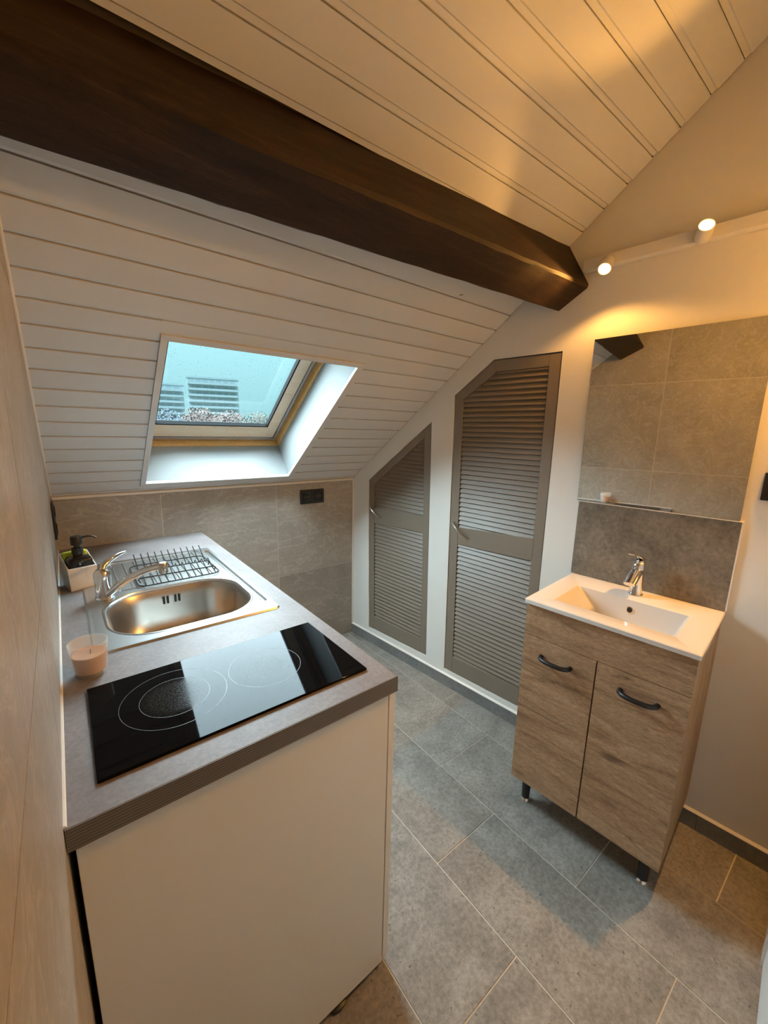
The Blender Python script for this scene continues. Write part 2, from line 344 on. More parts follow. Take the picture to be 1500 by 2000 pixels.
# ---- right wall with two louvre-door openings
TALL = [(.8365, .100), (1.336, .108), (1.334, 1.758), (1.021, 1.759), (.81, 1.611)]
SMALL = [(.183, .107), (.692, .119), (.659, 1.477), (.161, 1.116)]
def grow(poly, d):
    cx = sum(q[0] for q in poly)/len(poly); cz = sum(q[1] for q in poly)/len(poly); out = []
    n = len(poly)
    for i in range(n):
        p0, p1, p2 = Vector(poly[i-1]), Vector(poly[i]), Vector(poly[(i+1) % n])
        e1 = (p1-p0).normalized(); e2 = (p2-p1).normalized(); n1 = Vector((e1.y, -e1.x)); n2 = Vector((e2.y, -e2.x))
        k = (n1+n2); k = k/k.dot(n1) ; out.append(tuple(p1+k*d))
    return out
def upz(s): return 2.190+.778*(s*cp-1.367) if s > 1.3 else ZK+.004+MS*s*cp
outer = [(0, 0), (S_NEAR+.12, 0), (S_NEAR+.12, upz(S_NEAR+.12)+.004), (1.305, upz(1.305)), (1.295, upz(1.295)), (0, ZK+.004)]
wall_right = tag(flat_with_holes(outer, [grow(TALL, .004), grow(SMALL, .004)], lambda a, b_, h: RW(h, a, b_), -.05, 0).build('wall_right', M['plaster']), 'white plastered right wall with two louvred closet doors', kind='structure')
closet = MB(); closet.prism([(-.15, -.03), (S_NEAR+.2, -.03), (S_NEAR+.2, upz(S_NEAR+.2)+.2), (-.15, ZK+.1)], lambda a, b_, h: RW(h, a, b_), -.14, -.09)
tag(closet.build('closet_light_block', M['dark_void']), 'dark panel added behind the louvred doors to keep daylight out', kind='structure')  # added unseen panel: stops outside light leaking in through the louvres
# ---- near wall behind the camera, with a plain white door
mb = MB(); mb.prism([(-.16, -.03), (1.95, -.03), (1.95, 3.05), (-.16, 3.05)], lambda a, b_, h: RW(a, h, b_), S_NEAR+.004, S_NEAR+.12)
tag(mb.build('wall_near', M['plaster']), 'plain white wall at the near end beside the camera', kind='structure')
door = thing('door_1', RW(.75, S_NEAR, 0), 'plain white interior door at the near end of the room', None, kind='structure')
MB().box(.36, 1.22, S_NEAR-.012, S_NEAR+.004, .004, 2.02, RW).build('door_leaf', M['paint_white'], door)
for n0, n1 in ((.285, .355), (1.225, 1.295)):
    MB().box(n0, n1, S_NEAR-.016, S_NEAR+.004, 0, 2.09, RW).build('door_casing', M['paint_white'], door)
MB().box(.285, 1.295, S_NEAR-.016, S_NEAR+.004, 2.025, 2.09, RW).build('door_casing', M['paint_white'], door)
hd = MB(); hd.tube([RW(1.16, S_NEAR-.012, 1.02), RW(1.16, S_NEAR-.055, 1.02), RW(1.05, S_NEAR-.055, 1.02)], .009); hd.build('door_handle', M['satin'], door, True)
# ---- baseboards
mb = MB(); mb.box(.0005, .009, .002, 1.42, 0.0005, .066, RW)
bb = tag(mb.build('baseboard_right', M['base_tile']), 'grey tile skirting along the foot of the right wall', kind='structure')
mb = MB(); mb.prism([(0, .066), (.0095, .066), (.0095, .0685), (.002, .0755), (0, .0755)], lambda a, b_, h: RW(a+.0005, h, b_), .002, S_NEAR-.02); mb.build('caulk_bead', M['caulk'], bb)
for s0, s1 in ((1.4215, 2.018), (2.0205, S_NEAR-.0205)):
    MB().box(.0005, .009, s0, s1, .0005, .066, RW).build('skirting_tile', M['base_tile'], bb)
# ---- beads of caulk in the corners
mb = MB(); mb.tube([(XL+.004, -.004, ZK-.006), (W-.006, -.004, ZK-.006)], .0075, 8)
tag(mb.build('trim_1', M['caulk'], smooth=True), 'pale bead between the knee wall tiles and the ceiling boards', kind='structure')
mb = MB(); mb.tube([RW(.003, .004, .02), RW(.003, .004, ZK-.01)], .0055, 8)
tag(mb.build('trim_2', M['caulk'], smooth=True), 'pale bead in the corner of knee wall and plastered wall', kind='structure')
mb = MB(); mb.tube([(XL+.001, -.01, ZK-.001+MS*.01), (XL+.001, -1.17, ceil_l(-1.17)-.001)], .0045, 6)
tag(mb.build('trim_3', M['caulk'], smooth=True), 'pale bead where the left wall meets the ceiling boards', kind='structure')
mb = MB(); mb.tube([(XL+.001, -.003, ZC+.001), (XL+.001, -1.618, ZC+.001)], .0032, 6)
tag(mb.build('trim_4', M['caulk'], smooth=True), 'thin white sealant line between worktop and left wall', kind='structure')

# ---- ceiling: sheathing plus painted tongue-and-groove boards
OX0, OX1, OA0, OA1 = .352, 1.078, .078, .955      # skylight shaft opening
TX0, TX1, TA0, TA1 = .330, 1.108, .055, .978      # outer edge of its trim
mb = MB(); XR = 1.99; AL = 1.58
for x0, x1, a0, a1 in ((XL-.12, OX0-.012, -.25, AL), (OX1+.012, XR, -.25, AL), (OX0-.012, OX1+.012, -.25, OA0-.012), (OX0-.012, OX1+.012, OA1+.012, AL)):
    mb.box(x0, x1, a0, a1, .014, .26, SL)
UB = 2.184-.778*1.367
UL = math.hypot(1, .778)
def SU(x, y, t): return Vector((x, y-.019*(x-1.7)+t*.778/UL, UB-.778*y+t/UL))    # upper boards run a touch askew
mb.hexa([SU(x, y, t) for t in (.014, .26) for x, y in ((XL-.12, -1.26), (XR, -1.26), (XR, -2.75), (XL-.12, -2.75))])
ceiling = tag(mb.build('ceiling', M['sheathing']), 'sloping attic ceiling of white painted tongue-and-groove boards', kind='structure')
def board(ya, yb, fn, xl, xr, cw_=.0068, strip=False):
    """one tongue-and-groove board between y=ya (low) and y=yb (high); chamfered face with a recessed tongue strip along its high edge"""
    d = yb-ya; q = lambda y: y
    prof = [(ya, .0095), (ya, .0030), (ya-cw_, 0), (yb+.0024, 0), (yb+.0022, .0095), (yb+.0003, .0095), (yb+.0003, .0135), (ya, .0135)]
    if strip: prof = [(ya, .0095), (ya, .0034), (ya-.0100, .0034), (ya-.0122, 0), (yb+.0024, 0), (yb+.0022, .0095), (yb+.0003, .0095), (yb+.0003, .0135), (ya, .0135)]
    return [[fn(xl, y, t) for y, t in prof], [fn(xr(y), y, t) for y, t in prof]]
def SLy(x, y, t): return SL(x, -y*LS, t)
wr = lambda y: wall_x(y)-.004
pitch = .0667; y0 = -.0165
edges = [0.0]+[-.0180-pitch*k for k in range(0, 19)]
hole_y0, hole_y1 = -TA0/LS, -TA1/LS
for i in range(len(edges)-1):
    ya, yb = edges[i], edges[i+1]
    mbp = MB()
    lo, hi = max(-ya, -hole_y0), min(-yb, -hole_y1)
    if hi-lo <= .001: mbp.loft(board(ya, yb, SLy, XL+.002, wr))
    else:
        mbp.loft(board(ya, yb, SLy, XL+.002, lambda y: TX0-.0005)); 
        r0 = board(ya, yb, SLy, TX1+.0005, wr); mbp.loft(r0)
        if -hole_y0 > -ya+.012: mbp.box(TX0-.0005, TX1+.0005, ya, hole_y0+.0005, 0, .0135, SLy)
        if -yb > -hole_y1+.012: mbp.box(TX0-.0005, TX1+.0005, hole_y1-.0005, yb+.0003, 0, .0135, SLy)
    mbp.build('plank', M['plank'], ceiling)
yy = -1.298
while yy > -2.45:
    ya, yb = yy, yy-.0695
    MB().loft(board(ya, yb, SU, XL+.002, lambda y: wall_x(y-.006)-.004, strip=True)).build('plank', M['plank'], ceiling)
    yy = yb
# ---- skylight
win = thing('window_1', SL((OX0+OX1)/2, OA0, 0), 'roof window with pine frame in a white lined shaft, wet with rain', None, kind='structure')
TD = .207
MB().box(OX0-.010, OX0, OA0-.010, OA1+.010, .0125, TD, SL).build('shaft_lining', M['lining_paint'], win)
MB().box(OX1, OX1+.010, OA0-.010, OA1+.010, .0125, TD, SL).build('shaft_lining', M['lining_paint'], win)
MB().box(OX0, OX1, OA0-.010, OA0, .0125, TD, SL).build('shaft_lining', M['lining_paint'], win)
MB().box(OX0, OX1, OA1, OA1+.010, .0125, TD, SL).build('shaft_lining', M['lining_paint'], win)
def quadprism(p, t0, t1): return MB().prism(p, lambda a, b_, h: SL(a, b_, h), t0, t1)
tr_o = [(TX0, TA0), (TX1, TA0), (TX1, TA1), (TX0, TA1)]; tr_i = [(OX0, OA0), (OX1, OA0), (OX1, OA1), (OX0, OA1)]
for i in range(4):
    j = (i+1) % 4; quadprism([tr_o[i], tr_o[j], tr_i[j], tr_i[i]], -.006, .012).build('trim_board', M['plank'], win, bevel=.0015)
def rect_frame(x0, x1, a0, a1, w, t0, t1, mat, name, wb=None, wt=None, wr=None):
    wb = wb or w; wt = wt or w; wr = wr or w; o = [(x0, a0), (x1, a0), (x1, a1), (x0, a1)]; i_ = [(x0+w, a0+wb), (x1-wr, a0+wb), (x1-wr, a1-wt), (x0+w, a1-wt)]
    return [quadprism([o[k], o[(k+1) % 4], i_[(k+1) % 4], i_[k]], t0, t1).build(name, mat, win, bevel=.002) for k in range(4)]
rect_frame(OX0-.012, OX1+.012, OA0-.012, OA1+.012, .020, TD, TD+.034, M['pine'], 'frame_rail')          # fixed frame, inner step
rect_frame(OX0-.012, OX1+.012, OA0-.012, OA1+.012, .024, TD+.036, TD+.072, M['pine'], 'frame_rail')     # fixed frame, outer step
rect_frame(OX0+.013, OX1-.020, OA0+.020, OA1-.016, .014, TD+.030, TD+.050, M['alu'], 'sash_channel')
SX0, SX1, SA0, SA1 = .366, 1.042, OA0+.036, OA1-.03
rect_frame(SX0, SX1, SA0, SA1, .056, TD+.036, TD+.0605, M['pine_pale'], 'sash_rail', wb=.100, wr=.066)
GX0, GX1, GA0, GA1 = SX0+.050, SX1-.060, SA0+.094, SA1-.05
rect_frame(GX0, GX1, GA0, GA1, .007, TD+.0345, TD+.0603, M['gasket'], 'gasket')
rect_frame(OX0-.012, OX1+.012, OA0-.03, OA1+.03, .062, TD+.0735, TD+.077, M['cladding'], 'outer_cladding', wb=.122, wt=.09, wr=.088)
rect_frame(SX0+.004, SX1-.004, SA0+.004, SA1-.004, .047, TD+.0606, TD+.0640, M['cladding'], 'outer_cladding', wb=.091, wt=.047, wr=.057)
pane = MB().box(GX0+.0068, GX1-.0068, GA0+.0068, GA1-.0068, TD+.056, TD+.060, SL).build('glass_pane', M['pane'], win)
mb = MB()
for k in range(1300):
    x = random.uniform(GX0+.012, GX1-.012); a = random.uniform(GA0+.012, GA1-.012); r = random.choice((.0005, .0007, .0009, .0011, .0014, .0018)); ex = random.uniform(1, 1.6)
    base = [SL(x+r*math.cos(t)*1, a+r*ex*math.sin(t), TD+.0602) for t in [2*math.pi*q/7 for q in range(7)]]
    mid = [SL(x+r*.7*math.cos(t), a+r*ex*.7*math.sin(t), TD+.0602+r*.22) for t in [2*math.pi*q/7 for q in range(7)]]
    b0 = len(mb.v); mb.v += base+mid+[SL(x, a, TD+.0602+r*.30)]
    for q in range(7):
        q2 = (q+1) % 7; mb.f += [(b0+q, b0+q2, b0+7+q2, b0+7+q), (b0+7+q, b0+7+q2, b0+14)]
    mb.f.append(tuple(b0+6-q for q in range(7)))
tag(mb.build('raindrops', M['water'], pane, True, fixn=False), 'small raindrops on the glass', kind='stuff')

# ================================================================== OBJECTS
# ---- roof beam
def beam_ring(x, A, B, C, jit=0):
    D = (A[0]+C[0]-B[0], A[1]+C[1]-B[1]); Cx = (C[0]+.02*(C[0]-B[0])/.18*5*.3, C[1]+.05); Dx = (D[0]+.03, D[1]+.05)
    def ch(p, q, f): return (p[0]+(q[0]-p[0])*f, p[1]+(q[1]-p[1])*f)
    pts = [ch(A, Dx, .03), ch(A, B, .04), ch(B, A, .07), ch(B, C, .05), Cx, Dx]
    return [Vector((x+((-y-1.3)*sp if x > 1.5 else 0), y+random.uniform(-jit, jit), z+random.uniform(-jit, jit))) for y, z in pts]
mb = MB(); rings = []
NB = 26
for k in range(NB+1):
    f = k/NB; x = XL+.002+(1.6875-XL)*f
    A = (-1.177-.121*f, 1.915); B = (-1.322-.091*f, 1.986); C = (-1.221-.095*f, 2.133)
    rings.append(beam_ring(x, A, B, C, .0012 if 0 < k < NB else 0))
for q in rings[-1]: q.x = wall_x(q.y)-.003
mb.loft(rings)
beam = mb.build('roof_beam', M['beam'], origin=(.85, -1.28, 1.92), smooth=True); tag(beam, 'dark stained wooden roof beam running across the white boarded ceiling', 'beam')
mb = MB()
for (x, y, z, dx) in ((.115, -1.262, 2.063, .018), (.27, -1.277, 2.05, .010), (.40, -1.27, 2.075, .007)):
    c = Vector((x, y, z)); mb.tube([c, c+Vector((dx*.4, .004, .012)), c+Vector((dx, .010, .017))], [.0006, .0028, .0005], 5)
mb.build('splinter', M['splinter'], beam)
mb = MB()   # small bent nail at the top edge of the beam
mb.tube([(.385, -1.236, 2.118), (.387, -1.255, 2.110), (.405, -1.262, 2.108)], .0025, 6); mb.build('nail', M['black_matt'], beam)

# ---- louvred closet doors
def lerp(p, q, f): return (p[0]+(q[0]-p[0])*f, p[1]+(q[1]-p[1])*f)
def xz_on(p, q, z): f = (z-p[1])/(q[1]-p[1]); return p[0]+(q[0]-p[0])*f
def louvre_door(outer, inner_low, inner_up, label, handle, base):
    d = thing('louvre_door', base, label, 'closet door', 'louvred closet doors in the right wall')
    R_ = lambda a, b_, h: RW(h, a, b_)
    N0, N1 = -.026, -.003
    bl, br, tr_ = outer[0], outer[1], outer[2]; tl = outer[-1]
    lL = inner_low[0], inner_up[-1]          # left inner edge (bottom, top)
    lR = inner_low[1], inner_up[2]
    def part(name, poly): MB().prism(poly, R_, N0, N1).build(name, M['louvre'], d, bevel=.0012)
    part('stile', [bl, (lL[0][0], bl[1]+.001), lL[0], lL[1], tl])
    part('stile', [(lR[0][0], br[1]-.001), br, tr_, (lR[1][0], tr_[1]-.001 if len(outer) == 5 else xz_like(outer, lR[1][0])), lR[1], lR[0]])
    part('bottom_rail', [(lL[0][0]+.0005, bl[1]+.001), (lR[0][0]-.0005, br[1]-.001), (lR[0][0]-.0005, lR[0][1]), (lL[0][0]+.0005, lL[0][1])])
    ml0, ml1 = inner_low[3], inner_up[0]; mr0, mr1 = inner_low[2], inner_up[1]
    part('middle_rail', [ml0, mr0, mr1, ml1])
    if len(outer) == 5:
        ap = outer[3]; part('top_rail', [inner_up[3], inner_up[2], (inner_up[2][0], tr_[1]-.001), ap])
        part('slanted_rail', [lL[1], inner_up[3], ap, tl])
    else:
        part('slanted_rail', [lL[1], inner_up[2], (inner_up[2][0], xz_like(outer, inner_up[2][0])), tl])
    def slat(z, s0, s1):
        MB().add([RW(n, s, zz) for s in (s0, s1) for n, zz in ((-.0082, z-.0034), (-.0042, z-.0008), (-.0185, z+.0268), (-.0222, z+.0242))], [(0, 1, 2, 3), (7, 6, 5, 4), (0, 4, 5, 1), (1, 5, 6, 2), (2, 6, 7, 3), (3, 7, 4, 0)]).build('slat', M['louvre'], d, bevel=0)
    for op in (inner_low, inner_up):
        zlo = min(op[0][1], op[1][1])-.004; zhi = max(q[1] for q in op)
        z = zlo
        while z < zhi-.0015:
            zc_ = z+.010
            # left end: vertical edge or slanted edge
            left = xz_on(op[0], op[-1], zc_)
            if zc_ > op[-1][1]:
                if len(op) == 5 and zc_ < op[3][1]: left = xz_on(op[4], op[3], zc_)
                elif len(op) == 4 and op is inner_up: left = xz_on(op[3], op[2], zc_)
                else: left = op[-1][0] if op is inner_low else op[3][0]
            right = xz_on(op[1], op[2], min(zc_, 9))
            if right-left > .02: slat(z, left+.0008, right-.0008)
            z += .0240
    # added sheet behind the slats, closet shade painted as its dark colour
    MB().prism([lerp(q, (sum(k[0] for k in outer)/len(outer), sum(k[1] for k in outer)/len(outer)), .03) for q in outer], R_, -.036, -.032).build('shade_board', M['dark_void'], d)
    (sa, za), (sb, zb) = handle; pts = []
    for k in range(11):
        f = k/10; bow = .004+.026*math.sin(math.pi*f)**.6 if 0 < k < 10 else -.004
        pts.append(RW(bow, sa+(sb-sa)*f, za+(zb-za)*f+.006*math.sin(math.pi*f)))
    MB().tube(pts, [.004]+[.0052]*9+[.004], 8).build('handle', M['satin'], d, True)
    return d
def xz_like(outer, s):   # z on the slanted top edge of the small door
    a, b_ = outer[3], outer[2]; f = (s-a[0])/(b_[0]-a[0]); return a[1]+(b_[1]-a[1])*f
louvre_door(TALL, [(.886, .191), (1.289, .204), (1.293, .857), (.874, .845)], [(.872, .937), (1.293, .962), (1.286, 1.709), (1.036, 1.709), (.858, 1.592)],
            'tall taupe louvred closet door with one sloping top corner, next to the vanity', ((.842, .962), (.938, .889)), RW(0, 1.08, .1))
louvre_door(SMALL, [(.228, .197), (.646, .205), (.630, .858), (.213, .845)], [(.211, .943), (.628, .955), (.614, 1.396), (.205, 1.094)],
            'small taupe louvred closet door with a fully slanted top, in the far corner', ((.176, .962), (.274, .890)), RW(0, .42, .1))

# ---- kitchen worktop with cut-out, base cabinet
SKX0, SKX1, SKY0, SKY1 = .060, .541, -1.128, -.335
top = thing('kitchen_worktop', (.3, -.811, ZC-.038), 'grey-beige concrete-look worktop with a brown ridged edge along the left wall', 'worktop')
mb = MB(); XE, YE = .598, -1.620
hx0, hx1, hy0, hy1 = SKX0+.011, SKX1-.009, SKY0+.011, SKY1-.011
vs = []; 
mb = flat_with_holes([(XL+.001, YE), (XE, YE), (XE, -.001), (XL+.001, -.001)], [[(hx0, hy0), (hx0, hy1), (hx1, hy1), (hx1, hy0)]], lambda a, b_, h: Vector((a, b_, h)), ZC-.038, ZC)
mb.build('slab', M['worktop'], top)
MB().box(XL+.001, XE+.002, YE-.002, YE, ZC-.038, ZC-.0006).build('edge_band', M['worktop_edge'], top)
MB().box(XE, XE+.002, YE, -.001, ZC-.038, ZC-.0006).build('edge_band', M['worktop_edge'], top)
cab = thing('kitchen_base_cabinet', (.3, -.81, 0), 'cream-white base cabinet carrying the worktop, plain end panel facing the room', 'cabinet')
MB().box(.006, .583, -1.610, -1.592, .026, ZC-.0385).build('end_panel', M['cabinet'], cab, bevel=.001)
CZ0 = .026
mb = MB()
for q in ((.02, .583, -.022, -.004, CZ0, ZC-.04), (.02, .583, -1.5915, -.0225, CZ0, .044), (.006, .0195, -1.5915, -.0225, CZ0, ZC-.04)): mb.box(*q)
mb.build('carcass', M['cabinet'], cab)
for y0_, y1_ in ((-1.609, -1.012), (-1.008, -.512), (-.508, -.006)):
    dd = MB().box(.5865, .6040, y0_, y1_, .030, ZC-.042).build('cabinet_door', M['cabinet_door'], cab, bevel=.0012)
for x, y in ((.452, -1.582), (.10, -1.582), (.452, -.06), (.10, -.06)):
    MB().lathe([(.03, 0), (.032, .004), (.032, .010), (.018, .016), (.018, .0262)], (x, y, .0003), seg=20).build('foot', M['black_plastic'], cab, True)

# ---- hob
HX, HY = .298, -1.4175
hob = thing('ceramic_hob', (HX, HY, ZC), 'black glass two-zone hob set into the near end of the worktop', 'hob')
hg = MB().box(.0395, .5565, -1.561, -1.274, ZC+.0005, ZC+.006).build('glass_plate', M['hob'], hob, bevel=.0018)
def ring_strip(c, r, w, z, seg=72, gaps=()):
    mb_ = MB(); c = Vector((c[0], c[1], z))
    for k in range(seg):
        if any(a <= k/seg < b_ for a, b_ in gaps): continue
        t0, t1 = 2*math.pi*k/seg, 2*math.pi*(k+1)/seg
        P = [c+Vector((rr*math.cos(t), rr*math.sin(t), 0)) for rr, t in ((r, t0), (r+w, t0), (r+w, t1), (r, t1))]
        mb_.hexa(P+[q+Vector((0, 0, .0001)) for q in P])
    return mb_
for (c, r) in HOB_RINGS:
    ring_strip(c, r, .0009, ZC+.00605).build('zone_ring', M['print_grey'], hob)
ring_strip(HOB_RINGS[0][0], .064, .0009, ZC+.00605).build('zone_ring', M['print_grey'], hob)

# ---- inset sink
sink = thing('kitchen_sink', (.3, -.73, ZC), 'brushed steel inset sink with rounded bowl and drainer', 'sink')
def rrect(x0, x1, y0_, y1_, r, n=8):
    pts = []
    for cx, cy, a0 in ((x1-r, y1_-r, 0), (x0+r, y1_-r, 90), (x0+r, y0_+r, 180), (x1-r, y0_+r, 270)):
        for k in range(n+1): t = math.radians(a0+90*k/n); pts.append((cx+r*math.cos(t), cy+r*math.sin(t)))
    return pts
BX0, BX1, BY0, BY1 = .102, .498, -1.088, -.745
BR = .122
bowl_loop = rrect(BX0, BX1, BY0, BY1, BR)
zt = ZC+.0045
# flat top with bowl hole, slightly dished drainer and side channel are separate pressed parts
mb = flat_with_holes(rrect(SKX0+.006, SKX1-.006, SKY0+.006, SKY1-.006, .012, 4), [bowl_loop[::-1], rrect(.511, .527, -1.056, -.382, .007, 3)[::-1]], lambda a, b_, h: Vector((a, b_, h)), zt-.001, zt)
rim = mb.build('sink_deck', M['steel'], sink)
o1 = rrect(SKX0, SKX1, SKY0, SKY1, .016, 4); o2 = rrect(SKX0+.004, SKX1-.004, SKY0+.004, SKY1-.004, .014, 4); o3 = rrect(SKX0+.012, SKX1-.012, SKY0+.012, SKY1-.012, .010, 4)
mb = MB(); mb.loft([[Vector((*q, ZC+.0003)) for q in o1], [Vector((*q, ZC+.0055)) for q in o2], [Vector((*q, zt+.0005)) for q in o3]], False); mb.build('rim', M['steel'], sink, True)
mb = MB(); rings = []
for f, zz in ((0, zt), (.003, zt-.002), (.010, zt-.010), (.016, ZC-.04), (.022, ZC-.09), (.032, ZC-.125), (.055, ZC-.145), (.09, ZC-.150)):
    rings.append([Vector((*q, zz)) for q in rrect(BX0+f, BX1-f, BY0+f, BY1-f, max(BR-f, .04))])
mb.loft(rings, False); n_ = len(rings[0]); b0 = len(mb.v); mb.v.append(Vector(((BX0+BX1)/2, (BY0+BY1)/2, ZC-.153)))
mb.f += [((len(rings)-1)*n_+i, (len(rings)-1)*n_+(i+1) % n_, b0) for i in range(n_)]
bowl = mb.build('bowl', M['steel_bowl'], sink, True, fixn=False)
mb = MB(); mb.loft([[Vector((*q, zt+dz)) for q in rrect(BX0-o, BX1+o, BY0-o, BY1+o, BR+o)] for o, dz in ((.006, 0), (.003, .0018), (0, .0018), (-.002, -.002))], False); mb.build('bowl_lip', M['steel'], sink, True)
for k in range(4):
    if True:
        x = .300+(-.027, -.015, .009, .021)[k]
        MB().box(x, x+.006, BY1-.0225, BY1-.0165, ZC-.050, ZC-.024).build('overflow_slot', M['black_matt'], sink)
MB().lathe([(.042, 0), (.042, .002), (.03, .0035), (.001, .0035)], ((BX0+BX1)/2, (BY0+BY1)/2, ZC-.1525), seg=24).build('drain', M['chrome'], sink, True)
for k in range(9):       # drainer ribs
    x = .162+.037*k
    MB().tube([(x, -.696, zt), (x, -.686, zt+.0012), (x, -.385, zt+.0012), (x, -.375, zt)], .0028, 6).build('drainer_rib', M['steel'], sink, True)
mb = MB(); mb.loft([[Vector((*q, zz)) for q in rrect(.511+f, .527-f, -1.056+f, -.382-f, .007-f*.5, 3)] for f, zz in ((-.002, zt+.0012), (0, zt+.0008), (.002, zt-.009), (.006, zt-.0105))], False); n_ = len(rrect(0, 1, 0, 1, .1, 3)); mb.f.append(tuple(3*n_+q for q in range(n_))); mb.build('side_channel', M['steel'], sink, True, fixn=False)
mb = MB(); lp = rrect(.142, .488, -.706, -.362, .03, 5); mb.tube([(*q, zt+.0006) for q in lp], .002, 6, closed=True); mb.build('drainer_outline', M['steel'], sink, True)

# ---- kitchen mixer tap
zt += .0004
tap = thing('kitchen_mixer_tap', (.113, -.745, zt), 'chrome kitchen mixer tap with a long swivel spout on the sink', 'tap')
MB().lathe([(.027, 0), (.027, .005), (.0235, .008), (.0225, .05), (.024, .075), (.0225, .088), (.014, .098), (.001, .100)], (.113, -.745, zt), seg=28).build('body', M['chrome'], tap, True)
sp_pts = [Vector((.120, -.756, zt+.014)).lerp(Vector((.262, -.893, zt+.122)), f)+Vector((0, 0, .016*math.sin(math.pi*f))) for f in [k/12 for k in range(13)]]
MB().tube(sp_pts, [.0135]+[.011]*9+[.0105, .0105, .0105], 14).build('spout', M['chrome'], tap, True)
tipc = sp_pts[-1]; MB().lathe([(.011, .010), (.0135, .006), (.0135, -.022), (.012, -.024), (.001, -.024)], tipc, seg=20).build('aerator', M['satin'], tap, True)
lv = [Vector((.113, -.745, zt+.088)), Vector((.120, -.738, zt+.106)), Vector((.140, -.725, zt+.120)), Vector((.165, -.708, zt+.128)), Vector((.186, -.694, zt+.130))]
MB().tube(lv, [.0115, .0105, .008, .0065, .0035], 12).build('lever', M['chrome'], tap, True)

# ---- wire dish rack
rack = thing('dish_rack', (.345, -.59, zt), 'small black wire plate rack standing on the sink drainer', 'dish rack')
zr = zt+.0065
wr_ = .002
lp = rrect(.212, .478, -.725, -.470, .028, 6)
MB().tube([(*q, zr+.001) for q in lp], wr_, 6, closed=True).build('base_wire', M['wire'], rack, True)
for y_, z_ in ((-.684, zr+.018), (-.604, zr+.018)):
    MB().tube([(.222, y_, zr+.001), (.216, y_, z_-.004), (.222, y_, z_), (.462, y_-.008, z_), (.470, y_-.008, z_-.004), (.466, y_-.008, zr+.001)], wr_, 6).build('rail_wire', M['wire'], rack, True)
for k in range(11):
    x = .228+.0228*k
    MB().tube([(x+.006, -.724, zr+.001), (x+.004, -.690, zr+.016), (x, -.655, zr+.040), (x, -.648, zr+.040), (x+.002, -.618, zr+.020), (x, -.604, zr+.018), (x-.002, -.575, zr+.040), (x-.004, -.540, zr+.066)], .0019, 6).build('prong', M['wire'], rack, True)

# ---- soap dispenser in a white caddy, sponge
a_ = math.radians(12); ca, sa = math.cos(a_), math.sin(a_); hc = Vector((.0585, -.560, ZC))
def HS(x, y, z): return hc+Vector((x*ca-y*sa, x*sa+y*ca, z))
caddy = thing('sink_caddy', hc, 'white ceramic sink caddy holding a black pump bottle and a sponge', 'caddy')
mb = MB(); hw, hd_ = .041, .048; th_ = .004
def zt_at(y): return .078+(y+hd_)/(2*hd_)*.036
# four tapered walls and a bottom
for (x0, x1, y0_, y1_) in ((-hw, hw, -hd_, -hd_+th_), (-hw, hw, hd_-th_, hd_), (-hw, -hw+th_, -hd_+th_, hd_-th_), (hw-th_, hw, -hd_+th_, hd_-th_)):
    tp = lambda x, y: (x*.93, y*.95)
    mb.hexa([HS(*tp(x, y), .0005) for x, y in ((x0, y0_), (x1, y0_), (x1, y1_), (x0, y1_))]+[HS(x, y, zt_at(y)) for x, y in ((x0, y0_), (x1, y0_), (x1, y1_), (x0, y1_))])
mb.box(-hw*.93+.003, hw*.93-.003, -hd_*.95+.003, hd_*.95-.003, .0005, .005, HS)
mb.build('holder', M['holder'], caddy, bevel=.0012)
soap = thing('soap_dispenser', HS(0, -.012, .005), 'matt black soap bottle with pump nozzle standing in the white caddy', 'soap dispenser')
mb = MB()
def sq(w, d, z, r=.006): return [HS(x, y-.012, z) for x, y in rrect(-w, w, -d, d, r, 3)]
mb.loft([sq(.032, .026, .006), sq(.034, .028, .010), sq(.034, .028, .098), sq(.030, .024, .108), sq(.016, .016, .113, .012), sq(.0135, .0135, .120, .011)])
mb.build('bottle', M['black_gloss'], soap, True)
MB().lathe([(.0165, 0), (.0165, .020), (.009, .022), (.009, .030), (.0165, .031), (.0165, .056), (.0145, .060), (.001, .060)], HS(0, -.012, .120), seg=20).build('pump', M['black_plastic'], soap, True)
q0 = HS(.010, -.012, .171)
MB().tube([q0, q0+Vector((.022, .002, .004)), q0+Vector((.036, .003, .002)), q0+Vector((.046, .003, -.005))], [.0045, .004, .0035, .003], 8).build('nozzle', M['black_plastic'], soap, True)
mb = MB(); mb.box(-.034, .034, .022, .040, .012, .120, HS)
tag(mb.build('sponge', M['sponge'], origin=HS(0, .03, .012), bevel=.004), 'yellow-green sponge tucked behind the black soap bottle', 'sponge')

# ---- candle in a glass
cc = (.0525, -1.199, ZC+.0005)
candle = thing('glass_candle', cc, 'half-burnt peach candle in a frosted glass on the worktop by the wall', 'candle')
MB().lathe([(.001, 0), (.027, 0), (.0305, .004), (.0375, .076), (.0355, .076), (.0285, .009), (.001, .008)], cc, seg=40).build('glass', M['candle_glass'], candle, True)
MB().lathe([(.001, .0085), (.0282, .0092), (.0325, .049), (.031, .050), (.012, .047), (.001, .046)], cc, seg=40).build('wax', M['wax'], candle, True)
MB().tube([Vector(cc)+Vector((.002, 0, .046)), Vector(cc)+Vector((.003, .001, .056))], .0011, 6).build('wick', M['wick'], candle, True)

